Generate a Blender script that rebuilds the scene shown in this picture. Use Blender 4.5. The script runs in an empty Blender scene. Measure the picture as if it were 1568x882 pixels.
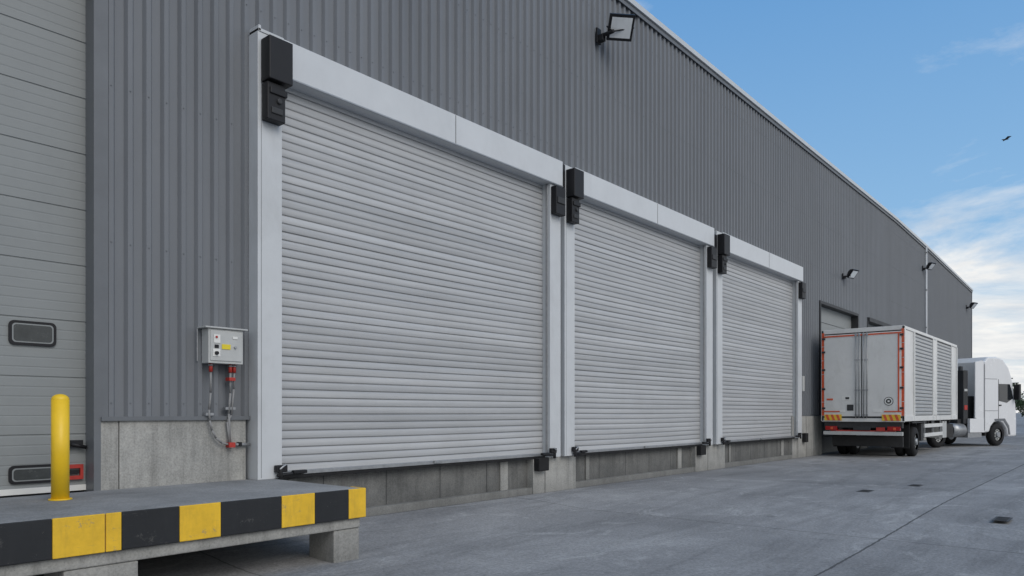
import bpy, bmesh, math, random
from mathutils import Vector, Matrix
random.seed(7)
S=bpy.context.scene
S.view_settings.view_transform='Standard'
S.view_settings.look='None'
S.view_settings.exposure=0

# ------------------------------------------------------------ materials
def newmat(name):
    m=bpy.data.materials.new(name); m.use_nodes=True
    nt=m.node_tree; b=nt.nodes['Principled BSDF']
    return m,nt,b
def N(nt,t,**k):
    n=nt.nodes.new(t)
    for a,v in k.items(): setattr(n,a,v)
    return n
def coords(nt,scale=(1,1,1)):
    tc=N(nt,'ShaderNodeTexCoord'); mp=N(nt,'ShaderNodeMapping')
    mp.inputs['Scale'].default_value=scale
    nt.links.new(tc.outputs['Object'],mp.inputs['Vector'])
    return mp.outputs['Vector']
def noise(nt,vec,scale,detail=6,rough=0.6,dist=0):
    n=N(nt,'ShaderNodeTexNoise'); n.inputs['Scale'].default_value=scale
    n.inputs['Detail'].default_value=detail; n.inputs['Roughness'].default_value=rough
    n.inputs['Distortion'].default_value=dist
    nt.links.new(vec,n.inputs['Vector']); return n.outputs['Fac']
def ramp(nt,fac,stops):
    r=N(nt,'ShaderNodeValToRGB'); e=r.color_ramp.elements
    while len(e)<len(stops): e.new(0.5)
    for i,(p,c) in enumerate(stops):
        e[i].position=p; e[i].color=c if len(c)==4 else (*c,1)
    nt.links.new(fac,r.inputs['Fac']); return r.outputs['Color']
def mix(nt,a,b,fac,mode='MIX'):
    m=N(nt,'ShaderNodeMix',data_type='RGBA',blend_type=mode)
    for s,v in ((m.inputs[0],fac),(m.inputs[6],a),(m.inputs[7],b)):
        if hasattr(v,'links') or isinstance(v,bpy.types.NodeSocket): nt.links.new(v,s)
        else: s.default_value=v if not isinstance(v,tuple) or len(v)==4 else (*v,1)
    return m.outputs[2]
def math_(nt,op,a,b=0.0,c=None):
    m=N(nt,'ShaderNodeMath',operation=op)
    for i,v in enumerate((a,b) if c is None else (a,b,c)):
        if isinstance(v,bpy.types.NodeSocket): nt.links.new(v,m.inputs[i])
        else: m.inputs[i].default_value=v
    return m.outputs[0]
def bump(nt,b,h,strength=0.3,dist=0.01):
    n=N(nt,'ShaderNodeBump'); n.inputs['Strength'].default_value=strength
    n.inputs['Distance'].default_value=dist
    nt.links.new(h,n.inputs['Height']); nt.links.new(n.outputs[0],b.inputs['Normal'])

def paint(name,col,rough=0.45,metal=0.0,var=0.12,scale=3,stretch=(1,1,1),dirt=0.0,dirtcol=(0.12,0.11,0.1),spec=0.5):
    m,nt,b=newmat(name)
    v=coords(nt,stretch)
    f=noise(nt,v,scale,8,0.65)
    lo=tuple(c*(1-var) for c in col); hi=tuple(min(1,c*(1+var)) for c in col)
    c=ramp(nt,f,[(0.3,lo),(0.7,hi)])
    if dirt>0:
        f2=noise(nt,coords(nt,(1.3,1.3,0.6)),1.7,10,0.75,0.4)
        d=ramp(nt,f2,[(0.5,(0,0,0)),(0.8,(dirt,dirt,dirt))])
        c=mix(nt,c,dirtcol,d)
    nt.links.new(c,b.inputs['Base Color'])
    r=math_(nt,'MULTIPLY_ADD',f,0.25,rough-0.12)
    nt.links.new(r,b.inputs['Roughness'])
    b.inputs['Metallic'].default_value=metal
    b.inputs['Specular IOR Level'].default_value=spec
    return m
def concrete(name,lo,hi,scale=2.0,stain=0.5,b_=0.4,streak=True):
    m,nt,b=newmat(name)
    v=coords(nt)
    f1=noise(nt,v,scale,10,0.7); c=ramp(nt,f1,[(0.3,lo),(0.7,hi)])
    if streak:
        f2=noise(nt,coords(nt,(6,6,0.5)),1.2,6,0.7)
        s=ramp(nt,f2,[(0.46,(0,0,0)),(0.72,(stain,stain,stain))])
        c=mix(nt,c,tuple(x*0.42 for x in lo),s)
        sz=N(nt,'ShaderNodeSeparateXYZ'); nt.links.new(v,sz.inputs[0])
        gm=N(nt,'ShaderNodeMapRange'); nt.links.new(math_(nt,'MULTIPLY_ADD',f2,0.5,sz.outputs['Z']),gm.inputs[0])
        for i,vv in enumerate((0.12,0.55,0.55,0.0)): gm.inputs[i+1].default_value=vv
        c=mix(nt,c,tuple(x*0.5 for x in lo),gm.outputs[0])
    f3=noise(nt,v,45,4,0.7)
    sp=ramp(nt,f3,[(0.35,(0.75,0.75,0.75)),(0.6,(1.08,1.08,1.08))])
    c=mix(nt,c,sp,0.8,'MULTIPLY')
    vo=N(nt,'ShaderNodeTexVoronoi'); vo.inputs['Scale'].default_value=22
    nt.links.new(v,vo.inputs['Vector'])
    po=ramp(nt,vo.outputs['Distance'],[(0.06,(0.45,0.45,0.45)),(0.13,(1,1,1))])
    c=mix(nt,c,po,0.6,'MULTIPLY')
    nt.links.new(c,b.inputs['Base Color']); b.inputs['Roughness'].default_value=0.9
    b.inputs['Specular IOR Level'].default_value=0.25
    h=math_(nt,'ADD',f1,math_(nt,'MULTIPLY',f3,0.4))
    bump(nt,b,h,b_,0.02)
    return m

M={}
M['clad']=paint('grey_cladding_paint',(0.172,0.183,0.198),0.45,0.0,0.10,0.9,(1,1,0.25),0.3,(0.13,0.135,0.142),spec=0.4)
M['trimgrey']=paint('grey_flashing',(0.14,0.15,0.162),0.45,0,0.1,2)
M['white']=paint('off_white_powder_coat',(0.56,0.58,0.595),0.38,0,0.05,1.5,(1,1,1),0.35,(0.34,0.345,0.34))
M['header']=paint('header_powder_coat',(0.60,0.62,0.635),0.36,0,0.05,1.2,(1,1,1),0.25,(0.42,0.43,0.43))
M['roofedge']=paint('roof_edge_metal',(0.55,0.57,0.58),0.4,0,0.05,2)
M['black']=paint('black_plastic',(0.012,0.012,0.014),0.5,0,0.2,4,spec=0.35)
M['rubber']=paint('black_rubber',(0.018,0.018,0.019),0.8,0,0.3,8,spec=0.3)
M['dark']=paint('dark_void_metal',(0.03,0.031,0.033),0.6,0,0.2,2)
M['drain']=paint('cast_iron_cover',(0.055,0.055,0.056),0.75,0,0.3,6)
M['zinc']=paint('galvanised_steel',(0.36,0.37,0.38),0.4,0.6,0.15,12)
M['red']=paint('red_paint',(0.42,0.035,0.025),0.5,0,0.2,9)
M['redlens']=paint('red_lens',(0.35,0.01,0.01),0.2,0,0.1,9)
M['orange']=paint('orange_reflective_tape',(0.66,0.10,0.035),0.4,0,0.2,9,(1,1,1),0.4,(0.35,0.2,0.15))
M['chevy']=paint('yellow_reflective',(0.78,0.5,0.04),0.35,0,0.1,9)
M['truckwhite']=paint('truck_white_paint',(0.70,0.70,0.68),0.35,0,0.06,1.2,(1,1,1),0.45,(0.40,0.39,0.35))
M['cabwhite']=paint('cab_white_paint',(0.74,0.745,0.75),0.25,0,0.03,1.2,(1,1,1),0.15,(0.5,0.5,0.48))
M['chassis']=paint('chassis_dark',(0.03,0.03,0.031),0.65,0,0.3,5)
M['shutter']=paint('truck_shutter_grey',(0.42,0.43,0.43),0.4,0.1,0.12,3,(1,1,6),0.4,(0.25,0.24,0.22))
M['glass']=paint('dark_glass',(0.02,0.024,0.028),0.08,0,0.1,2,spec=0.8)
M['doorglass']=paint('door_window_acrylic',(0.05,0.055,0.055),0.25,0,0.3,6,spec=0.5)
M['lampglass']=paint('lamp_glass',(0.78,0.80,0.80),0.12,0,0.1,5,spec=0.8)
M['cable']=paint('grey_cable',(0.24,0.24,0.24),0.6,0,0.1,9)
M['boxgrey']=paint('enclosure_grey',(0.48,0.49,0.48),0.45,0,0.05,3,(1,1,1),0.3,(0.25,0.25,0.24))
M['sticker']=paint('sticker_white',(0.75,0.75,0.72),0.5,0,0.05,3)
M['yellowst']=paint('sticker_yellow',(0.75,0.6,0.03),0.5,0,0.05,3)
M['secdoor']=paint('sectional_door_panel',(0.245,0.26,0.26),0.55,0,0.06,0.8,(1,1,2),0.35,(0.18,0.19,0.19))
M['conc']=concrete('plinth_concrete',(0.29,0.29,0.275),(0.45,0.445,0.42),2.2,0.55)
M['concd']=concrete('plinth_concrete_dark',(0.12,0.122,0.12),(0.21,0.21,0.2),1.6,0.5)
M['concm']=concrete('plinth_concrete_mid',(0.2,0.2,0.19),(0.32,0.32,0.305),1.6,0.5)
M['slab']=concrete('platform_concrete',(0.19,0.193,0.193),(0.35,0.352,0.35),1.1,0.2,0.3,False)
def chipped(name,col,wear=1.0):
    m,nt,b=newmat(name); v=coords(nt)
    f=noise(nt,v,2.2,9,0.72)
    c=ramp(nt,f,[(0.3,tuple(x*0.75 for x in col)),(0.7,tuple(min(1,x*1.1) for x in col))])
    f2=noise(nt,v,6,12,0.82); k=ramp(nt,f2,[(0.585,(0,0,0)),(0.63,(0.7*wear,)*3)])
    c=mix(nt,c,(0.2,0.195,0.18),k)
    f3=noise(nt,coords(nt,(5,5,0.7)),2,6,0.7); k=ramp(nt,f3,[(0.48,(0,0,0)),(0.78,(0.5*wear,)*3)])
    c=mix(nt,c,tuple(0.35*x+.03 for x in col),k)
    f4=noise(nt,coords(nt,(1.2,1,22)),2.0,6,0.75); k=ramp(nt,f4,[(0.62,(0,0,0)),(0.68,(0.5*wear,)*3)])
    c=mix(nt,c,(0.16,0.155,0.145),k)
    nt.links.new(c,b.inputs['Base Color']); b.inputs['Roughness'].default_value=0.65
    bump(nt,b,f2,0.35,0.01); return m
M['yellow']=chipped('yellow_hazard_paint',(0.86,0.53,0.03),.9)
M['blackp']=chipped('black_hazard_paint',(0.014,0.016,0.019),.4)
M['bollard']=paint('yellow_bollard_paint',(0.85,0.55,0.02),0.4,0,0.08,3,(1,1,1),0.3,(0.4,0.27,0.05))

m,nt,b=newmat('roller_curtain_metal'); M['curtain']=m
f=noise(nt,coords(nt,(0.16,1,7.0)),1.0,6,0.8)
c=ramp(nt,f,[(0.34,(0.40,0.41,0.42)),(0.5,(0.46,0.468,0.475)),(0.66,(0.52,0.526,0.53))])
f2=noise(nt,coords(nt,(1,1,1)),0.8,9,0.7); d=ramp(nt,f2,[(0.45,(0,0,0)),(0.8,(0.35,0.35,0.35))])
c=mix(nt,c,(0.33,0.33,0.32),d)
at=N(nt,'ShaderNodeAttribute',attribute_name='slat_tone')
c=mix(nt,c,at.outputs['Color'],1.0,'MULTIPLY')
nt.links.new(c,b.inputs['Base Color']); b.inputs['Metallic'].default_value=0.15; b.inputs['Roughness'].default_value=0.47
b.inputs['Specular IOR Level'].default_value=0.4
bump(nt,b,noise(nt,coords(nt,(2,1,14)),2,4,0.6),0.08,0.01)

# yard concrete
m,nt,b=newmat('yard_concrete'); M['ground']=m
v=coords(nt)
f1=noise(nt,v,0.3,12,0.72,0.3); c=ramp(nt,f1,[(0.32,(0.205,0.206,0.207)),(0.5,(0.27,0.27,0.27)),(0.68,(0.35,0.35,0.347))])
f2=noise(nt,coords(nt,(0.22,1.5,1)),1.0,10,0.75,0.7)
c=mix(nt,c,(0.155,0.156,0.157),ramp(nt,f2,[(0.48,(0,0,0)),(0.66,(0.65,0.65,0.65))]))
f5=noise(nt,coords(nt,(0.55,0.9,1)),1.3,10,0.78,1.2)
c=mix(nt,c,(0.46,0.46,0.45),ramp(nt,f5,[(0.54,(0,0,0)),(0.68,(0.6,0.6,0.6))]))
f6=noise(nt,coords(nt,(1,1,1)),1.5,7,0.65,0.2)
c=mix(nt,c,(0.10,0.101,0.102),ramp(nt,f6,[(0.65,(0,0,0)),(0.73,(0.5,0.5,0.5))]))
f3=noise(nt,v,30,6,0.8); c=mix(nt,c,ramp(nt,f3,[(0.32,(0.6,0.6,0.6)),(0.62,(1.2,1.2,1.2))]),0.85,'MULTIPLY')
sx=N(nt,'ShaderNodeSeparateXYZ'); nt.links.new(v,sx.inputs[0])
wob=math_(nt,'MULTIPLY',math_(nt,'SUBTRACT',noise(nt,v,5,5,0.75),0.5),0.05)
def joint(sock,off,per,w):
    a=math_(nt,'ADD',math_(nt,'SUBTRACT',sock,off),wob)
    p=math_(nt,'PINGPONG',a,per/2.0)
    return math_(nt,'LESS_THAN',p,w)
fx=math_(nt,'FLOOR',math_(nt,'DIVIDE',math_(nt,'SUBTRACT',sx.outputs['X'],4.0),6.0)); fy=math_(nt,'FLOOR',math_(nt,'DIVIDE',math_(nt,'SUBTRACT',sx.outputs['Y'],2.4),6.0))
wn=N(nt,'ShaderNodeTexWhiteNoise',noise_dimensions='2D'); cbx=N(nt,'ShaderNodeCombineXYZ'); nt.links.new(fx,cbx.inputs[0]); nt.links.new(fy,cbx.inputs[1]); nt.links.new(cbx.outputs[0],wn.inputs['Vector'])
c=mix(nt,c,ramp(nt,wn.outputs['Value'],[(0,(0.9,0.9,0.9)),(1,(1.08,1.08,1.08))]),1.0,'MULTIPLY')
jy=joint(sx.outputs['Y'],2.4,6.0,0.014); jx=joint(sx.outputs['X'],4.0,6.0,0.012)
j=math_(nt,'MAXIMUM',jy,math_(nt,'MULTIPLY',jx,0.7))
c=mix(nt,c,(0.06,0.06,0.06),math_(nt,'MULTIPLY',j,0.8))
nt.links.new(c,b.inputs['Base Color'])
b.inputs['Roughness'].default_value=0.88
b.inputs['Specular IOR Level'].default_value=0.15
bump(nt,b,math_(nt,'ADD',f3,math_(nt,'MULTIPLY',f5,2.0)),0.4,0.012)

m,nt,b=newmat('foliage'); M['leaf']=m
c=ramp(nt,noise(nt,coords(nt),0.7,4,0.6),[(0.3,(0.03,0.055,0.02)),(0.7,(0.09,0.13,0.05))])
nt.links.new(c,b.inputs['Base Color']); b.inputs['Roughness'].default_value=0.8
M['bark']=paint('bark',(0.07,0.055,0.045),0.9)

# ------------------------------------------------------------ mesh helpers
def empty(name,loc=(0,0,0),rz=0):
    o=bpy.data.objects.new(name,None); o.empty_display_size=0.3
    S.collection.objects.link(o); o.location=loc; o.rotation_euler=(0,0,rz); return o
class MB:
    def __init__(s): s.bm=bmesh.new(); s.mats=[]
    def mi(s,m):
        m=M[m] if isinstance(m,str) else m
        if m not in s.mats: s.mats.append(m)
        return s.mats.index(m)
    def box(s,x0,x1,y0,y1,z0,z1,m):
        vs=[s.bm.verts.new(p) for p in ((x0,y0,z0),(x1,y0,z0),(x1,y1,z0),(x0,y1,z0),(x0,y0,z1),(x1,y0,z1),(x1,y1,z1),(x0,y1,z1))]
        k=s.mi(m)
        for f in ((3,2,1,0),(4,5,6,7),(0,1,5,4),(1,2,6,5),(2,3,7,6),(3,0,4,7)):
            fc=s.bm.faces.new([vs[i] for i in f]); fc.material_index=k
        return vs
    def prism(s,pts,axis,a0,a1,m):
        def P(p,a):
            return {'y':(p[0],a,p[1]),'x':(a,p[0],p[1]),'z':(p[0],p[1],a)}[axis]
        A=[s.bm.verts.new(P(p,a0)) for p in pts]; B=[s.bm.verts.new(P(p,a1)) for p in pts]
        k=s.mi(m); fs=[s.bm.faces.new(A),s.bm.faces.new(B[::-1])]
        n=len(pts)
        for i in range(n): fs.append(s.bm.faces.new([A[i],B[i],B[(i+1)%n],A[(i+1)%n]]))
        for f in fs: f.material_index=k
        bmesh.ops.recalc_face_normals(s.bm,faces=fs)
    def _paint(s,r,m,smooth_all=False):
        k=s.mi(m); fs=set(f for v in r['verts'] for f in v.link_faces)
        for f in fs: f.material_index=k; f.smooth=True if smooth_all else len(f.verts)==4
    def cyl(s,p0,p1,r,m,n=16,r2=None):
        p0=Vector(p0);p1=Vector(p1);d=(p1-p0); L=d.length
        mat=Matrix.Translation((p0+p1)/2)@d.to_track_quat('Z','Y').to_matrix().to_4x4()
        q=bmesh.ops.create_cone(s.bm,cap_ends=True,segments=n,radius1=r,radius2=r if r2 is None else r2,depth=L,matrix=mat)
        s._paint(q,m)
    def sph(s,c,r,m,sc=(1,1,1)):
        q=bmesh.ops.create_uvsphere(s.bm,u_segments=20,v_segments=12,radius=r,matrix=Matrix.Translation(c)@Matrix.Diagonal((*sc,1)))
        s._paint(q,m,True)
    def tube(s,pts,r,m,n=8):
        for a,b in zip(pts[:-1],pts[1:]): s.cyl(a,b,r,m,n)
    def done(s,name,parent=None,bevel=0):
        me=bpy.data.meshes.new(name); s.bm.to_mesh(me); s.bm.free()
        for m in s.mats: me.materials.append(m)
        o=bpy.data.objects.new(name,me); S.collection.objects.link(o)
        if parent: o.parent=parent
        if bevel:
            b=o.modifiers.new('bevel','BEVEL'); b.width=bevel; b.segments=2; b.limit_method='ANGLE'; b.angle_limit=math.radians(50)
        return o

WY=8.54
# ------------------------------------------------------------ ground
def sm(a,b,x):
    t=max(0,min(1,(x-a)/(b-a))); return t*t*(3-2*t)
def gz(x,y): return -0.12*sm(8.3,6.6,y)*sm(15,7,x)
bm=bmesh.new()
xs=[-1500,-400,-100,-30]+[-10+i*0.75 for i in range(48)]+[30,60,120,400,1500]
ys=[-1500,-400,-100,-30,-10,-4,0]+[2+i*0.4 for i in range(19)]+[12,60,400,1500]
xs=sorted(set(xs)); ys=sorted(set(ys))
g=[[bm.verts.new((x,y,gz(x,y))) for y in ys] for x in xs]
for i in range(len(xs)-1):
    for j_ in range(len(ys)-1):
        f=bm.faces.new((g[i][j_],g[i+1][j_],g[i+1][j_+1],g[i][j_+1])); f.smooth=True
me=bpy.data.meshes.new('ground'); bm.to_mesh(me); bm.free(); me.materials.append(M['ground'])
o=bpy.data.objects.new('ground',me); S.collection.objects.link(o)

# ------------------------------------------------------------ warehouse
W=empty('warehouse_building')
def roofz(x):
    if x<38: return 10.5
    if x<44.4: return 10.5-0.15*(x-38)/6.4
    return 10.35-0.5*(x-44.4)/14.9
def cladding(name,x0,x1,z0,z1=None):
    pitch=0.2; D=0.045; pr=[(0.0,0),(0.095,0),(0.122,D),(0.173,D)]
    pts=[]
    k=math.floor(x0/pitch)
    while k*pitch<x1:
        for dx,dy in pr:
            x=k*pitch+dx
            if x0-1e-6<=x<=x1+1e-6: pts.append((x,WY-dy))
        k+=1
    if pts[0][0]>x0+.002: pts.insert(0,(x0,WY))
    if pts[-1][0]<x1-.002: pts.append((x1,WY))
    B=bmesh.new(); lo=[];hi=[]
    for x,y in pts:
        lo.append(B.verts.new((x,y,z0))); hi.append(B.verts.new((x,y,z1 if z1 else roofz(x))))
    for i in range(len(pts)-1):
        B.faces.new((lo[i],lo[i+1],hi[i+1],hi[i]))
    me=bpy.data.meshes.new(name); B.to_mesh(me); B.free(); me.materials.append(M['clad'])
    o=bpy.data.objects.new(name,me); S.collection.objects.link(o); o.parent=W
cladding('cladding_left',3.23,4.98,1.45)
cladding('cladding_over_left_door',-22,3.23,6.35)
cladding('cladding_over_roller_doors',4.98,24.62,5.6)
cladding('cladding_beside_roller_doors',24.62,27.1,1.4)
cladding('cladding_over_dock_opening',27.1,31.8,5.4)
cladding('cladding_pier_a',31.8,33.2,1.4)
cladding('cladding_over_dock_opening_b',33.2,38.0,5.4)
cladding('cladding_far',38.0,44.40,1.4)
cladding('cladding_far_block',44.52,59.3,1.4)
cladding('cladding_gap_a',11.27,11.45,0.7,5.6)
cladding('cladding_gap_b',17.95,18.12,0.7,5.6)
w=MB()
w.prism([(-22,0),(59.28,0),(59.28,roofz(59.3)-.02),(44.4,roofz(44.4)-.02),(38,10.47),(-22,10.47)],'y',WY+0.45,46,'trimgrey')
w.box(-22,-3.6,WY+.004,WY+.45,0,6.35,'trimgrey')
w.box(3.25,5.3,WY+.006,WY+.45,0,10.4,'trimgrey')
w.box(5.3,59.2,WY+.006,WY+.45,5.6,9.7,'trimgrey')
w.box(10.97,11.75,WY+.008,WY+.45,0,5.6,'trimgrey')
w.box(17.5,18.5,WY+.008,WY+.45,0,5.6,'trimgrey')
w.box(24.3,27.1,WY+.008,WY+.45,0,5.6,'trimgrey')
w.box(31.8,33.2,WY+.008,WY+.45,0,5.6,'trimgrey')
w.box(38.0,59.26,WY+.008,WY+.45,0,5.6,'trimgrey')
w.done('walls_core',W)
w=MB()
def strip(x0,x1):
    z0=roofz(x0);z1=roofz(x1)
    w.prism([(x0,z0-.03),(x1,z1-.03),(x1,z1+.09),(x0,z0+.09)],'y',WY-0.12,WY+0.1,'roofedge')
    w.prism([(x0,z0-.14),(x1,z1-.14),(x1,z1-.034),(x0,z0-.034)],'y',WY-0.08,WY-.06,'trimgrey')
strip(-22,38);strip(38,44.4);strip(44.4,59.38)
w.box(59.3,59.4,WY-.06,46,0,9.8,'trimgrey')
w.done('roof_edge_trim',W)
w=MB()
for x0,x1 in((-22,38),(38,44.4),(44.4,59.38)):
    z0=roofz(x0)+.02;z1=roofz(x1)+.02
    vs=[w.bm.verts.new(p) for p in((x0,WY+.1,z0),(x1,WY+.1,z1),(x1,27,z1+2),(x0,27,z0+2),(x1,46,z1),(x0,46,z0))]
    k=w.mi('roofedge')
    for f in((0,1,2,3),(3,2,4,5)): w.bm.faces.new([vs[i] for i in f]).material_index=k
w.done('roof_sheet',W)
w=MB()
w.cyl((44.46,WY-.08,0.2),(44.46,WY-.08,10.3),0.06,'white',12)
for z in(2,4,6,8,10): w.box(44.38,44.54,WY-.15,WY,z,z+.05,'zinc')
w.done('downpipe',W)
w=MB()
w.box(3.165,3.235,WY-.065,WY+.2,0.62,6.35,'trimgrey')
w.box(3.235,3.31,WY-.062,WY-.0,1.40,10.36,'trimgrey')
w.box(-3.6,3.165,WY-.065,WY+.2,6.27,6.40,'trimgrey')
w.box(3.235,4.97,WY-.085,WY-.0,1.405,1.452,'trimgrey')
w.box(24.66,27.08,WY-.08,WY,1.36,1.40,'trimgrey')
w.box(38.0,59.3,WY-.08,WY,1.36,1.40,'trimgrey')
w.box(27.05,27.15,WY-.07,WY+.4,0.0,5.46,'dark'); w.box(31.75,31.85,WY-.07,WY+.4,0,5.46,'dark')
w.box(27.15,31.75,WY-.07,WY+.4,5.36,5.46,'dark')
w.box(33.15,33.25,WY-.07,WY+.4,0,5.46,'dark'); w.box(37.95,38.05,WY-.07,WY+.4,0,5.46,'dark')
w.box(33.25,37.95,WY-.12,WY+.4,5.3,5.46,'dark')
w.done('flashings',W)
w=MB()
for a,bb in((27.15,31.75),(33.25,37.95)):
    z=0.0
    while z<5.3:
        w.box(a,bb,WY+.2,WY+.25,z,min(z+.58,5.36),'secdoor'); z+=.6
    w.box(a,bb,WY+.26,WY+.3,0,5.4,'dark')
w.done('dock_doors',W)

DY=WY+.16
def secdoor():
    B=bmesh.new(); x0,x1=-3.6,3.165; Y=DY
    z=0.66; pts=[]
    while z<6.35:
        pz=z
        pts.append((Y+.010,pz))
        n=6; h=.60/n
        for i in range(n):
            a=pz+i*h
            pts+= [(Y,a+.006),(Y,a+h*.86),(Y+.0025,a+h*.90),(Y+.0025,a+h*.96)]
        pts.append((Y+.010,pz+.600))
        z+=.605
    A=[B.verts.new((x0,y,z)) for y,z in pts]; C=[B.verts.new((x1,y,z)) for y,z in pts]
    for i in range(len(pts)-1): B.faces.new((A[i],C[i],C[i+1],A[i+1]))
    me=bpy.data.meshes.new('sectional_door'); B.to_mesh(me); B.free(); me.materials.append(M['secdoor'])
    o=bpy.data.objects.new('sectional_door',me); S.collection.objects.link(o); o.parent=W
secdoor()
def rrect(cx,cz,wd,ht,r,n=5):
    out=[]
    for q,(sx_,sz) in enumerate(((1,1),(-1,1),(-1,-1),(1,-1))):
        for i in range(n+1):
            a=math.radians(q*90+90*i/n)
            out.append((cx+sx_*(wd/2-r)+r*math.cos(a),cz+sz*(ht/2-r)+r*math.sin(a)))
    return out
w=MB()
Y=DY
for cz in(2.31,0.86):
    for cx in(2.66,0.95,-0.8,-2.4):
        hh=.25 if cz>1 else .19
        w.prism(rrect(cx,cz,.43,hh,.05),'y',Y-.02,Y+.01,'black')
        w.prism(rrect(cx,cz,.375,hh-.055,.035),'y',Y-.022,Y-.019,'secdoor')
        w.prism(rrect(cx,cz,.350,hh-.08,.03),'y',Y-.024,Y-.018,'doorglass')
w.box(-3.6,3.16,Y-.03,Y-.004,.66,.72,'sticker')
w.box(2.95,3.12,Y-.06,Y-.01,1.12,1.20,'black'); w.cyl((3.0,Y-.06,1.16),(3.15,Y-.06,1.12),.02,'black')
w.box(2.96,3.13,Y-.04,Y-.01,.78,.82,'red');w.box(2.96,3.13,Y-.04,Y-.01,.90,.94,'red')
w.box(2.96,2.99,Y-.04,Y-.01,.82,.90,'red');w.box(3.10,3.13,Y-.04,Y-.01,.82,.90,'red')
w.box(3.0,3.09,Y-.035,Y-.01,.84,.88,'black')
w.done('sectional_door_fittings',W)

w=MB()
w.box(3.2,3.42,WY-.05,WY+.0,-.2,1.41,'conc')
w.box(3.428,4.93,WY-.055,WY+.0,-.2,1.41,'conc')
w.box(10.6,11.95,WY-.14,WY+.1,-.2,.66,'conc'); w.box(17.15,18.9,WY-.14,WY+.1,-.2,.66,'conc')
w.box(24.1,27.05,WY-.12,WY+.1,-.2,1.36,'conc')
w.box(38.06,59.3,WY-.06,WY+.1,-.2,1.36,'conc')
w.box(31.86,33.14,WY-.06,WY+.1,-.2,1.36,'conc')
for x in(10.95,17.85,24.6,25.4,26.2): w.box(x,x+.012,WY-.144 if x<24 else WY-.124,WY-.1,0,.66 if x<24 else 1.36,'dark')
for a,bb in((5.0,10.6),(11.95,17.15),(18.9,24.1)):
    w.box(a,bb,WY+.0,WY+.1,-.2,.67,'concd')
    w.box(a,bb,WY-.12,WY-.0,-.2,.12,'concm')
    for q,wd in((.1,.12),(.86,.2)):
        xx=a+(bb-a)*q
        w.box(xx,xx+wd,WY-.03,WY,.12,.62,'conc' if q>.5 else 'concm')
    for i in range(1,5):
        xx=a+(bb-a)*i/5; w.box(xx,xx+.012,WY-.003,WY,.12,.67,'dark')
w.done('concrete_plinth',W,.008)
w=MB()
for x in(10.62,17.2,):
    w.box(x,x+.3,WY-.27,WY-.141,.42,.66,'rubber')
w.box(25.0,25.25,WY-.25,WY-.12,.5,.8,'rubber')
w.done('dock_bumpers',W,.015)

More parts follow.
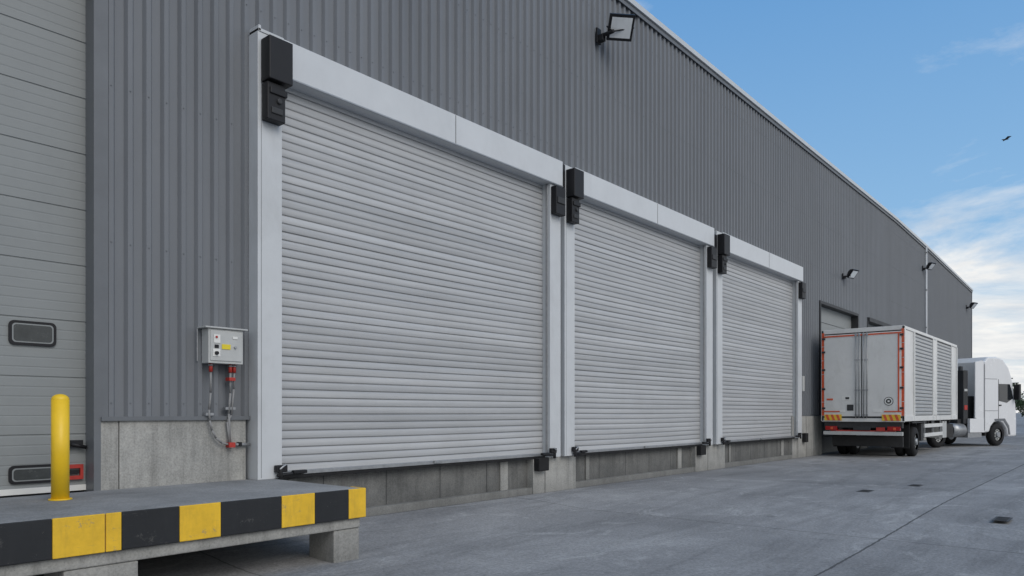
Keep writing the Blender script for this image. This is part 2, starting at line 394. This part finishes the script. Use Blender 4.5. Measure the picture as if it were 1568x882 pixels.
# roller doors
def roller_door(name,x0,x1,seed,lp=0.34,rp=0.33):
    R=random.Random(seed)
    B=bmesh.new(); pitch=.108; z=.72; nx=28
    col=B.loops.layers.float_color.new('slat_tone')
    Y0=WY-.07
    prev=None; a0=x0-.03;a1=x1+.03; dx=(a1-a0)/nx
    ph=R.random()*6
    while z<5.80:
        tilt=R.gauss(0,.045); off=R.gauss(0,.001); tone=min(1.1,max(.88,R.gauss(1.0,.04)))
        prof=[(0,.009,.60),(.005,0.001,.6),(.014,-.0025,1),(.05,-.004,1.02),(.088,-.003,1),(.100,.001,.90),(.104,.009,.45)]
        for dz,dy,tn in prof:
            row=[]
            for i in range(nx+1):
                x=a0+i*dx
                wv_=.003*math.sin(x*1.3+z*1.1+ph)+.002*math.sin(x*2.9+z*.7+ph*2)
                zz=z+dz-.015*math.sin(math.pi*(x-a0)/(a1-a0))*(0.6+.4*math.sin(z*2+ph))
                row.append(B.verts.new((x,Y0+dy+tilt*(dz-.05)+off+wv_,zz)))
            if prev:
                for i in range(nx):
                    f=B.faces.new((prev[i],prev[i+1],row[i+1],row[i])); f.smooth=True
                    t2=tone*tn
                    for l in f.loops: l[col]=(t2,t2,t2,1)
            prev=row
        z+=pitch
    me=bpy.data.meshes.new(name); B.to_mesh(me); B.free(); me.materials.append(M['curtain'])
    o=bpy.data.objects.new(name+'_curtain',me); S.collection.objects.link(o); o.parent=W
    w=MB()
    F=WY-.25
    w.box(x0-lp,x0,F,WY-.002,.66,6.22,'white')
    w.box(x1,x1+rp,F,WY-.002,.66,5.748,'white')
    w.box(x0,x0+.025,F+.05,F+.09,.72,5.74,'zinc'); w.box(x1-.025,x1,F+.05,F+.09,.72,5.74,'zinc')
    w.box(x0-lp+.045,x0-lp+.052,F-.003,F+.01,.68,5.7,'trimgrey')
    w.box(x0+.0,x1-.0,F+.09,WY-.045,.685,.735,'zinc')
    w.box(x0+.02,x1-.02,F+.10,WY-.05,.640,.683,'rubber')
    w.box((x0+x1)/2-.08,(x0+x1)/2+.08,F+.06,F+.09,.70,.74,'zinc')
    w.done(name+'_frame',W,.006)
    w=MB()
    h0=x0-.02; h1=x1+rp+.02
    w.box(h0,h1,F-.035,WY-.06,5.75,6.235,'header')
    w.box(h0,h1,F-.045,F-.036,5.752,5.775,'zinc')
    xm=(h0+h1)/2+.12
    w.done(name+'_header',W,.01)
    w=MB()
    w.box(xm,xm+.010,F-.038,F-.034,5.777,6.225,'dark')
    w.done(name+'_header_seam',W)
    w=MB()
    w.box(x0-lp+.04,x0+.03,F-.20,F-.002,5.60,6.13,'black')
    w.box(x0-lp+.05,x0-.04,F-.14,F-.004,5.12,5.585,'black')
    w.box(x0-lp+.08,x0-.02,F-.16,F-.02,5.44,5.52,'black')
    w.box(x0-lp+.10,x0-.08,F-.155,F-.135,5.20,5.28,'dark')
    w.cyl((x0-.13,F-.165,5.37),(x0-.13,F-.1,5.37),.035,'dark')
    w.box(x1+.02,x1+rp-.02,F-.13,F-.004,5.18,5.70,'black')
    w.box(x1+.05,x1+rp-.05,F-.15,F-.12,5.38,5.5,'dark')
    for lx,sg in((x0+.02,1),(x1-.02,-1)):
        w.box(min(lx-.14*sg,lx+.02*sg),max(lx-.14*sg,lx+.02*sg),F-.07,F+.0-.004,.74,.83,'black')
        w.cyl((lx-.12*sg,F-.05,.70),(lx+.28*sg,F-.05,.725),.022,'black',10)
        w.box(min(lx+.1*sg,lx+.30*sg),max(lx+.1*sg,lx+.30*sg),F-.09,F-.02,.71,.755,'black')
        w.cyl((lx-.08*sg,F-.06,.64),(lx-.08*sg,F-.06,.80),.028,'black',10)
        w.cyl((lx-.11*sg,F-.09,.78),(lx-.02*sg,F-.09,.84),.012,'zinc',8)
    w.done(name+'_drive_and_locks',W,.012)
roller_door('roller_door_a',5.32,10.97,1)
roller_door('roller_door_b',11.76,17.55,2,.33,.36)
roller_door('roller_door_c',18.5,24.25,3,.36,.36)
w=MB()
w.box(4.985,5.02,WY-.26,WY-.05,6.225,6.30,'white')
w.box(4.985,5.34,WY-.26,WY-.05,6.222,6.262,'white')
w.box(11.34,11.42,WY-.27,WY-.05,5.7,6.2,'black')
w.box(11.72,11.735,WY-.27,WY-.26,5.7,6.2,'black')
w.box(17.95,18.13,WY-.27,WY-.05,5.6,6.1,'black')
w.box(24.64,24.9,WY-.25,WY-.05,5.3,5.72,'black')
w.box(24.95,25.15,WY-.16,WY-.05,2.2,2.7,'boxgrey')
w.done('header_end_fillers',W,.006)
w=MB()
for z in(1.6,3.35,5.05,6.6,8.2,9.8):
    k=16
    while k*.2+.148<44:
        x=k*.2+.148
        ok = (x<4.9) or (z>6.3) or (24.8<x<27) or (x>38.2)
        if ok and x>3.3: w.cyl((x,WY-.054,z),(x,WY-.044,z),.007,'trimgrey',6)
        k+=1
w.done('cladding_screws',W)

# ------------------------------------------------------------ control box
C=empty('electrical_control_box',(4.36,WY-.047,2.08))
w=MB()
w.box(0,.44,-.17,-.01,0,.41,'boxgrey')
w.box(-.05,.49,-.20,.0,.412,.432,'boxgrey')
w.box(-.06,-.045,-.012,.0,.02,.41,'zinc'); w.box(.02,.42,-.18,-.1702,.03,.39,'boxgrey')
w.done('enclosure',C,.006)
w=MB()
w.box(.06,.14,-.188,-.181,.24,.34,'sticker'); w.box(.16,.27,-.188,-.181,.17,.23,'yellowst'); w.box(.07,.12,-.189,-.181,.18,.22,'black')
w.cyl((.09,-.21,.12),(.09,-.18,.12),.022,'black'); w.cyl((.09,-.2,.31),(.09,-.187,.31),.014,'redlens')
w.cyl((.33,-.2,.2),(.33,-.18,.2),.015,'zinc'); w.box(.3,.36,-.188,-.181,.3,.33,'sticker')
w.box(.05,.14,-.186,-.181,.08,.17,'sticker')
w.done('controls_and_labels',C,.002)
w=MB()
for x in(.07,.32,.37): w.cyl((x,-.09,-.10),(x,-.09,0),.022,'red',12); w.cyl((x,-.09,-.03),(x,-.09,-.01),.03,'zinc',6)
w.tube([(.07,-.09,-.1),(.075,-.08,-.35),(.06,-.07,-.55),(.07,-.065,-.68),(.10,-.06,-.80),(.15,-.06,-.89),(.22,-.065,-.95),(.33,-.07,-.98)],.013,'cable')
w.tube([(.32,-.09,-.1),(.33,-.07,-.35),(.315,-.06,-.6),(.34,-.05,-.96)],.014,'cable')
w.tube([(.37,-.09,-.1),(.375,-.07,-.3),(.35,-.06,-.62),(.30,-.05,-.70),(.33,-.05,-.96)],.013,'cable')
w.box(.29,.37,-.12,-.03,-.2,-.16,'red'); w.box(.30,.38,-.10,-.02,-1.01,-.95,'red')
w.cyl((.4,-.05,-.98),(.60,-.05,-.98),.018,'zinc'); w.box(.44,.48,-.08,-.02,-1.0,-.95,'black')
w.box(.02,.12,-.07,.0,-.62,-.59,'zinc'); w.box(.27,.4,-.07,.0,-.55,-.52,'zinc')
w.done('cables_and_plugs',C)

# ------------------------------------------------------------ loading platform
P=empty('loading_platform')
w=MB()
T=.66
w.box(-8,5.2,6.60,WY-.06,T-.22,T,'slab')
w.box(-8,5.2,6.505,6.598,T-.32,T-.001,'slab')
w.box(-8,5.17,6.53,6.95,T-.43,T-.322,'conc')
for a,bb in((4.83,5.17),(2.22,2.80),(-.2,.3),(-3,-2.5)):
    w.box(a,bb,6.545,7.0,-.3,T-.433,'conc')
w.box(4.83,5.17,7.9,8.4,-.3,T-.222,'conc')
w.box(-8,2.2,7.3,7.5,-.3,T-.222,'conc')
w.done('slab_and_legs',P,.012)
w=MB()
edges=[(-8,-3,'blackp'),(-3,-2.5,'yellow'),(-2.5,-1.9,'blackp'),(-1.9,-1.4,'yellow'),(-1.4,-.8,'blackp'),(-.8,-.3,'yellow'),(-.3,.4,'blackp'),(.4,.9,'yellow'),(.9,1.45,'blackp')]
edges=edges+[(1.45,2.12,'blackp'),(2.12,2.51,'yellow'),(2.514,2.64,'yellow'),(2.64,3.13,'blackp'),(3.13,3.52,'yellow'),(3.52,4.16,'blackp'),(4.16,4.55,'yellow'),(4.55,4.98,'blackp'),(4.98,5.215,'yellow')]
for a,bb,c_ in edges:
    w.box(a,bb-.003,6.482,6.503,T-.315,T+.004,c_)
w.box(5.203,5.215,6.506,6.75,T-.315,T+.004,'yellow')
w.done('hazard_stripes',P,.006)

w=MB()
w.cyl((0,0,0),(0,0,.96),.077,'bollard',28); w.sph((0,0,.96),.077,'bollard',(1,1,.7))
w.cyl((0,0,0),(0,0,.012),.10,'bollard',24)
o=w.done('bollard'); o.location=(2.64,7.87,T)

# ------------------------------------------------------------ floodlights
def flood(x,z,s=1.0,yaw=0.3):
    e=empty('floodlight',(x,WY-.055,z)); e.scale=(s,s,s)
    w=MB()
    w.box(-.13,-.01,-.03,.0,-.14,.10,'black'); w.cyl((-.07,-.0,-.03),(-.07,-.30,-.03),.03,'black')
    w.box(-.11,-.02,-.12,-.03,-.12,-.02,'black')
    w.done('bracket',e,.006)
    w=MB()
    pts=[(-.20,-.19),(.20,-.19),(.20,.19),(-.20,.19)]
    R=Matrix.Rotation(math.radians(40),4,'X')
    Mx=Matrix.Translation((.06,-.34,.07))@Matrix.Rotation(-yaw,4,'Z')@R
    fr=[w.bm.verts.new(Mx@Vector((a,-.05,c))) for a,c in pts]; md=[w.bm.verts.new(Mx@Vector((a,.0,c))) for a,c in pts]; bk=[w.bm.verts.new(Mx@Vector((a*.6,.13,c*.55))) for a,c in pts]
    k=w.mi('black')
    for f in [fr,bk[::-1]]+[[fr[i],md[i],md[(i+1)%4],fr[(i+1)%4]] for i in range(4)]+[[md[i],bk[i],bk[(i+1)%4],md[(i+1)%4]] for i in range(4)]:
        w.bm.faces.new(f).material_index=k
    bmesh.ops.recalc_face_normals(w.bm,faces=w.bm.faces[:])
    gl=[w.bm.verts.new(Mx@Vector((a*.82,-.056,c*.78))) for a,c in pts]
    w.bm.faces.new(gl).material_index=w.mi('lampglass')
    for a in(-.22,.22):
        p=Mx@Vector((a,0,0)); w.cyl(p,(-.07,-.28,-.03),.012,'black',6)
    for q in range(5):
        a=-.12+q*.06; w.tube([Mx@Vector((a,.02,-.1)),Mx@Vector((a,.14,-.06)),Mx@Vector((a,.14,.06)),Mx@Vector((a,.02,.1))],.008,'black',4)
    w.done('lamp_head',e)
flood(12.95,9.30,1.3,0.75); flood(29.8,6.7,.95); flood(43.8,9.1,1.05); flood(57.1,8.5,1.15)

# ------------------------------------------------------------ truck
TR=empty('articulated_truck',(26.1,6.855,0))
hw=1.275; ZB=1.28; ZT=4.27; L=9.2
w=MB()
w.box(.06,L,-hw+.03,hw-.03,ZB+.05,ZT-.04,'truckwhite')
for y in(-hw,hw-.07):
    w.box(0,L,y,y+.07,ZT-.10,ZT,'truckwhite'); w.box(0,L,y,y+.07,ZB-.08,ZB+.10,'truckwhite')
    for x in(0,1.35,4.35,4.95,7.9,9.12): w.box(x,x+.10 if x<9 else L,y-.02 if y<0 else y,y+.07 if y<0 else y+.09,ZB-.08,ZT-.101,'truckwhite')
w.box(0,.08,-hw,hw,ZT-.13,ZT+.01,'truckwhite'); w.box(0,.1,-hw,hw,ZB-.1,ZB+.02,'truckwhite')
w.box(.5,L,-hw+.1,hw-.1,ZT-.035,ZT+.02,'truckwhite')
w.box(4.37,5.03,-hw-.012,-hw+.02,ZB+.12,ZT-.12,'truckwhite')
w.done('cargo_body',TR,.01)
for (a,bb) in((1.47,4.33),(5.07,7.88)):
    for side in(-1,1):
        w=MB(); z=ZB+.12
        while z<ZT-.14:
            y=side*(hw-.02)
            w.prism([(y,z),(y+side*.018,z+.02),(y+side*.018,z+.09),(y,z+.11)],'x',a,bb,'shutter'); z+=.125
        w.box(a,bb,min(y,y-side*.012),max(y,y-side*.012),ZB+.1,ZT-.1,'dark')
        w.box(a,bb,min(y,y+side*.03),max(y,y+side*.03),ZT-.15,ZT-.105,'dark')
        w.done('side_shutter',TR)
w=MB()
for s in(-1,1):
    y0,y1=(-1.19,-.014) if s<0 else(.014,1.19)
    w.box(-.02,.05,y0,y1,ZB+.08,ZT-.17,'truckwhite')
w.box(-.005,.05,-.014,.014,ZB+.06,ZT-.17,'rubber')
w.box(.0,.05,-1.2,1.2,ZB+.02,ZB+.08,'dark'); w.box(.0,.05,-1.2,1.2,ZT-.17,ZT-.13,'dark')
w.done('rear_doors',TR,.008)
w=MB()
for y in(-.17,-.07,.07,.17):
    w.cyl((-.05,y,ZB+.02),(-.05,y,ZT-.15),.016,'zinc',8)
    for z in(ZB+.1,2.2,3.2,ZT-.25): w.box(-.06,-.021,y-.035,y+.035,z,z+.05,'zinc')
    w.box(-.085,-.05,y-.02,y+.02,1.75,1.79,'zinc')
for y in(-1.2,1.2):
    for z in(1.6,2.25,2.9,3.5,3.95): w.box(-.05,-.005,y-.05,y+.05,z,z+.06,'dark')
w.done('lock_bars_and_hinges',TR)
w=MB()
w.box(-.034,-.0205,-1.19,1.19,ZT-.245,ZT-.20,'orange')
for y in(-1.268,1.188):
    z=ZB+.1
    while z<ZT-.3:
        w.box(-.012,-.002,y,y+.08,z,z+.45,'orange'); z+=.47
w.box(-.034,-.0205,-1.13,-1.09,ZB+.25,ZT-.25,'orange')
for y in(-1.19,.68):
    w.box(-.034,-.0205,y,y+.5,ZB+.22,ZB+.26,'orange')
for y in(-1.17,.62):
    w.box(-.04,-.021,y,y+.55,ZB-.06,ZB+.14,'chevy')
    for i in range(3):
        a=y+.03+i*.17
        w.prism([(a,ZB-.058),(a+.08,ZB-.058),(a+.15,ZB+.138),(a+.07,ZB+.138)],'x',-.044,-.0405,'orange')
w.cyl((-.03,-.82,1.85),(-.02,-.82,1.85),.14,'dark',20); w.cyl((-.034,-.82,1.85),(-.031,-.82,1.85),.12,'sticker',20); w.cyl((-.037,-.82,1.85),(-.034,-.82,1.85),.08,'dark',20); w.box(-.041,-.037,-.85,-.79,1.82,1.88,'sticker')
w.box(-.03,-.021,.35,.62,1.9,2.03,'sticker'); w.box(-.034,-.03,.38,.5,1.93,2.0,'dark')
w.box(-.03,-.021,-.6,-.35,1.5,1.6,'sticker'); w.box(-.03,-.021,.5,.7,1.5,1.58,'sticker'); w.box(-.034,-.021,.25,.45,1.55,1.75,'dark')
w.box(-.03,-.021,.9,1.1,1.9,1.96,'orange')
w.done('markings_and_stickers',TR)
w=MB()
w.box(.3,L+.2,-.5,-.38,.92,1.2,'chassis'); w.box(.3,L+.2,.38,.5,.92,1.2,'chassis')
w.box(.05,.25,-1.2,1.2,.98,1.19,'chassis')
for x in range(1,9): w.box(x,x+.1,-1.2,1.2,1.08,1.22,'chassis')
w.box(.0,.12,-1.22,1.22,.74,.86,'boxgrey'); w.box(.03,.15,-1.0,1.0,.86,.9,'red')
for y in(-.7,.7): w.box(.1,.2,y-.06,y+.06,.7,1.1,'chassis')
for y in(-1.15,.78): w.box(-.02,.1,y,y+.37,.9,1.03,'redlens'); w.box(-.025,-.018,y+.12,y+.2,.92,1.0,'orange')
w.box(-.01,.05,-.26,.26,.9,1.02,'dark')
w.box(-.03,.02,-.7,-.45,.88,1.0,'red');w.box(1.0,1.05,-1.2,-.65,.3,1.15,'rubber');w.box(1.0,1.05,.65,1.2,.3,1.15,'rubber')
w.box(.6,.7,-1.1,1.1,.35,.7,'chassis')
for z in(.62,.95): w.box(3.2,6.4,-1.24,-1.20,z,z+.13,'truckwhite')
for x in(3.4,4.8,6.2): w.box(x,x+.07,-1.2,-1.14,.6,1.2,'zinc')
w.box(2.7,3.1,-1.22,-.6,.5,1.1,'chassis')
w.box(6.6,7.4,-1.2,-.7,.5,1.15,'boxgrey')
w.box(1.2,3.4,-1.26,-.75,1.13,1.17,'chassis')
w.box(3.5,6.2,-.9,.9,.55,.9,'chassis')
w.done('chassis_and_bumper',TR,.006)
def wheel(w,x,y,r=.50,wd=.32,side=-1):
    y2=y-side*wd
    pr=[(0.56,0),(.80,.0),(.95,.03),(1.0,.08),(1.0,wd-.08),(.95,wd-.03),(.8,wd),(.56,wd)]
    n=32; rings=[]
    for rr,d in pr:
        rings.append([w.bm.verts.new((x+r*rr*math.cos(2*math.pi*i/n),y-side*d,r+r*rr*math.sin(2*math.pi*i/n))) for i in range(n)])
    k=w.mi('rubber'); fs=[]
    for a,bb in zip(rings[:-1],rings[1:]):
        for i in range(n): 
            f=w.bm.faces.new((a[i],a[(i+1)%n],bb[(i+1)%n],bb[i])); f.material_index=k; f.smooth=True; fs.append(f)
    bmesh.ops.recalc_face_normals(w.bm,faces=fs)
    w.cyl((x,y-side*.08,r),(x,y2,r),r*.57,'zinc',24)
    w.cyl((x,y-side*.06,r),(x,y-side*.08,r),r*.50,'boxgrey',24,None)
    w.cyl((x,y+side*.02,r),(x,y-side*.06,r),r*.22,'zinc',16,)
    for i in range(8):
        a=i*math.pi/4; px_=x+r*.38*math.cos(a); pz=r+r*.38*math.sin(a)
        w.cyl((px_,y-side*.045,pz),(px_,y-side*.062,pz),.035,'dark',8)
w=MB()
for x in(1.9,):
    for s in(-1,1): wheel(w,x,s*1.24,.50,.3,s); wheel(w,x,s*.90,.50,.28,s)
    w.cyl((x,-1.0,.5),(x,1.0,.5),.08,'chassis')
w.done('trailer_wheels',TR)

A=math.radians(24)
TX=empty('tractor_unit',(38.51-26.1,6.095-6.855,0),-A); TX.parent=TR
w=MB()
prof=[(0,.95),(0,3.70),(.25,3.92),(.9,3.95),(1.3,3.86),(1.75,3.5),(1.98,3.05),(2.10,2.6),(2.28,1.85),(2.34,1.2),(2.34,.42),(1.72,.40),(1.6,.75),(1.35,1.02),(1.05,1.10),(.7,1.05),(.45,.85),(.35,.62),(.0,.60)]
w.prism(prof,'y',-1.24,1.24,'cabwhite')
w.done('cab',TX,.07)
w=MB()
for a,bb in((-1.22,-1.17),(1.17,1.22)):
    w.prism([(-.62,1.25),(-.02,1.1),(-.02,3.72),(-.15,3.76),(-.62,3.68)],'y',a,bb,'cabwhite')
w.box(-1.0,.0,-1.23,-1.12,.62,1.22,'cabwhite')
w.box(-.02,.005,-1.246,-1.236,.7,3.6,'trimgrey')
w.box(.04,.9,-1.245,-1.2405,2.95,2.97,'trimgrey'); w.box(.04,.95,-1.245,-1.2405,1.55,1.57,'trimgrey')
w.done('side_fairings',TX,.004)
w=MB()
for s in(-1,1):
    y=s*1.246
    w.prism([(1.02,2.0),(1.02,2.75),(1.80,2.75),(1.95,2.45),(2.04,2.12),(1.6,1.92)],'y',y-.008,y+.008,'glass')
    w.box(.98,.995,y-.006,y+.006,1.2,2.95,'dark')
    w.box(1.02,1.18,y-.02,y+.02,1.78,1.83,'black')
    w.prism([(.72,1.12),(1.35,1.12),(1.66,.80),(1.74,.5),(1.84,.5),(1.74,.9),(1.42,1.22),(.7,1.2)],'y',y-.012,y+.012,'trimgrey')
    w.box(2.05,2.2,min(s*1.27,s*1.5),max(s*1.27,s*1.5),2.05,2.75,'black')
    w.cyl((2.1,s*1.2,2.8),(2.1,s*1.45,2.8),.025,'black')
    w.box(2.05,2.35,min(s*.85,s*1.2),max(s*.85,s*1.2)+.0,.7,.95,'lampglass')
vs=[w.bm.verts.new(p) for p in((2.305,-1.1,1.9),(2.305,1.1,1.9),(2.08,1.1,2.9),(2.08,-1.1,2.9))]
w.bm.faces.new(vs).material_index=w.mi('glass')
w.box(2.345,2.36,-.9,.9,1.0,1.7,'dark'); w.box(2.3,2.37,-1.2,1.2,.42,.62,'trimgrey')
w.box(1.95,2.3,-1.1,1.1,3.0,3.05,'dark')
w.done('glazing_and_mirrors',TX)
w=MB()
w.box(-4.0,1.9,-.45,-.35,.75,1.0,'chassis'); w.box(-4.0,1.9,.35,.45,.75,1.0,'chassis')
w.cyl((-2.05,-.93,.72),(-1.2,-.93,.72),.30,'zinc',24); w.box(-1.1,-.15,-1.2,-.7,.40,.61,'zinc')
w.box(-2.6,-2.1,-1.2,-.7,.45,1.0,'chassis')
w.box(-1.25,-.95,-1.1,-.7,1.0,3.3,'dark'); w.cyl((-.9,-.75,1),(-.9,-.75,3.5),.09,'dark'); w.cyl((-1.1,.6,1),(-1.1,.6,3.3),.09,'dark')
w.box(-1.2,-1.0,-1.12,-1.101,1.6,1.8,'red'); w.box(-1.2,-1.0,-1.12,-1.101,2.4,2.5,'boxgrey')
w.box(-1.5,-.1,-1.0,1.0,1.0,1.2,'chassis'); w.box(-.9,-.1,-.9,.9,1.2,2.2,'dark')
w.box(.4,1.7,-1.0,1.0,.45,.9,'chassis')
w.box(-3.4,-2.6,-.45,.45,1.0,1.14,'chassis')
for s in(-1,1):
    wheel(w,1.02,s*1.22,.5,.3,s); wheel(w,-3.0,s*1.2,.5,.3,s)
w.done('tractor_chassis_and_wheels',TX)

# ------------------------------------------------------------ distant trees
w=MB(); R=random.Random(5); k=w.mi('leaf')
for ti in range(14):
    cx=96+R.uniform(-6,10); cy=-40+ti*4.6; h=R.uniform(4.6,6.6)
    w.cyl((cx,cy,0),(cx,cy,h*.6),.16,'bark',7,.07)
    for q in range(5):
        a=R.random()*6.28; w.cyl((cx,cy,h*R.uniform(.25,.45)),(cx+1.4*math.cos(a),cy+1.4*math.sin(a),h*R.uniform(.6,.85)),.06,'bark',5,.02)
    cl=[(cx+R.gauss(0,1.3),cy+R.gauss(0,1.5),h*R.uniform(.35,.88),R.uniform(.6,1.2)) for _ in range(16)]
    for (a,b_,c_,r) in cl:
        for _ in range(70):
            d=Vector((R.gauss(0,1),R.gauss(0,1),R.gauss(0,.8))).normalized()*r*R.uniform(.5,1.05)
            p=Vector((a,b_,c_))+d; u=Vector((R.gauss(0,1),R.gauss(0,1),R.gauss(0,1))).normalized()*.16; v2=u.orthogonal().normalized()*.12
            f=w.bm.faces.new([w.bm.verts.new(p+u),w.bm.verts.new(p+v2),w.bm.verts.new(p-u),w.bm.verts.new(p-v2)]); f.material_index=k
w.done('distant_trees')
w=MB()
w.prism([(-.28,.06),(-.1,.0),(.22,-.02),(.34,.02),(.2,.05),(0,.06)],'y',-.03,.03,'dark')
for s in(-1,1):
    vs=[w.bm.verts.new(p) for p in((.12,0,.03),(-.1,0,.03),(-.14,s*.32,.16),(-.12,s*.6,.08),(.04,s*.32,.17))]
    w.bm.faces.new(vs).material_index=w.mi('dark')
o=w.done('flying_bird'); o.location=(71.7,7.9,23.6); o.rotation_euler=(0,0,2.2)
def drain(x,y,a,b_):
    w=MB(); w.box(-a,a,-b_,b_,.0,.004,'drain')
    n=int(a*2/.07)
    for i in range(n):
        xx=-a+.03+i*(2*a-.06)/(n-1); w.box(xx-.012,xx+.012,-b_+.03,b_-.03,.0045,.009,'drain')
    o=w.done('drain_cover'); o.location=(x,y,.001)
drain(15.06,3.89,.2,.11); drain(16.85,3.4,.2,.11); drain(12.34,1.4,.24,.10)

# ------------------------------------------------------------ world + sun
SUN_EL=math.radians(38); az=math.radians(262)
sd=Vector((math.cos(SUN_EL)*math.cos(az),math.cos(SUN_EL)*math.sin(az),math.sin(SUN_EL)))
Wd=bpy.data.worlds.new('World'); S.world=Wd; Wd.use_nodes=True
nt=Wd.node_tree; bg=nt.nodes['Background']
sky=N(nt,'ShaderNodeTexSky',sky_type='NISHITA'); sky.sun_disc=False
sky.sun_elevation=SUN_EL; sky.sun_rotation=math.radians(90)-az; sky.air_density=1.0; sky.dust_density=0.7; sky.ozone_density=1.0
tc=N(nt,'ShaderNodeTexCoord'); sp=N(nt,'ShaderNodeSeparateXYZ'); nt.links.new(tc.outputs['Generated'],sp.inputs[0])
zc=math_(nt,'MAXIMUM',math_(nt,'ADD',sp.outputs['Z'],0.10),0.05)
cb=N(nt,'ShaderNodeCombineXYZ'); nt.links.new(math_(nt,'DIVIDE',sp.outputs['X'],zc),cb.inputs[0]); nt.links.new(math_(nt,'DIVIDE',sp.outputs['Y'],zc),cb.inputs[1])
n1=noise(nt,cb.outputs[0],0.9,9,0.6,0.3)
hz=N(nt,'ShaderNodeMapRange'); nt.links.new(sp.outputs['Z'],hz.inputs[0])
for i,vv in enumerate((0.0,0.55,0.0,1.0)): hz.inputs[i+1].default_value=vv
haze=ramp(nt,hz.outputs[0],[(0.0,(0.55,0.70,0.82)),(0.35,(0.30,0.56,0.86)),(1.0,(0.12,0.36,0.75))])
haze=mix(nt,haze,(10,10,10),1.0,'MULTIPLY')
veil=mix(nt,sky.outputs[0],haze,0.75)
low=N(nt,'ShaderNodeMapRange'); nt.links.new(sp.outputs['Z'],low.inputs[0])
for i,vv in enumerate((0.04,0.40,0.29,-0.05)): low.inputs[i+1].default_value=vv
dens=math_(nt,'ADD',n1,low.outputs[0])
# added unseen cloud cover behind and beside the camera, as neutral fill light
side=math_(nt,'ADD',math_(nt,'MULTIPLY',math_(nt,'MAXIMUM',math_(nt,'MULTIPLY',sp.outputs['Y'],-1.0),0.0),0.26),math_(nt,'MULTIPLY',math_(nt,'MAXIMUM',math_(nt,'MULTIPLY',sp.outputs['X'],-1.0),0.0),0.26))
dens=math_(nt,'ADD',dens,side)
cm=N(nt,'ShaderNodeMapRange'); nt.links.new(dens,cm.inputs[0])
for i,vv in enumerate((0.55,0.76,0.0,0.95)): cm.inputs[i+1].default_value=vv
n2=noise(nt,cb.outputs[0],2.5,6,0.6)
cc=ramp(nt,n2,[(0.3,(0.70,0.73,0.77)),(0.7,(1.0,0.98,0.94))])
cc=mix(nt,cc,(10,10,10),1.0,'MULTIPLY')
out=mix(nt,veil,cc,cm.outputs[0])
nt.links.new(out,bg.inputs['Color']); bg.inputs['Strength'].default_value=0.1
sl=bpy.data.lights.new('sun','SUN'); sl.energy=1.25; sl.angle=math.radians(35); sl.color=(1,.94,.87)
so=bpy.data.objects.new('sun',sl); S.collection.objects.link(so); so.rotation_euler=(-sd).to_track_quat('-Z','Y').to_euler()
so.location=(-10,-20,30)

# ------------------------------------------------------------ camera
cd=bpy.data.cameras.new('camera'); cd.sensor_width=36; cd.lens=25.99; cd.shift_y=0.1212; cd.clip_end=4000; cd.clip_start=.05
co=bpy.data.objects.new('camera',cd); S.collection.objects.link(co)
co.location=(0,0,1.5); co.rotation_euler=(math.radians(90),0,math.radians(-49.97))
S.camera=co
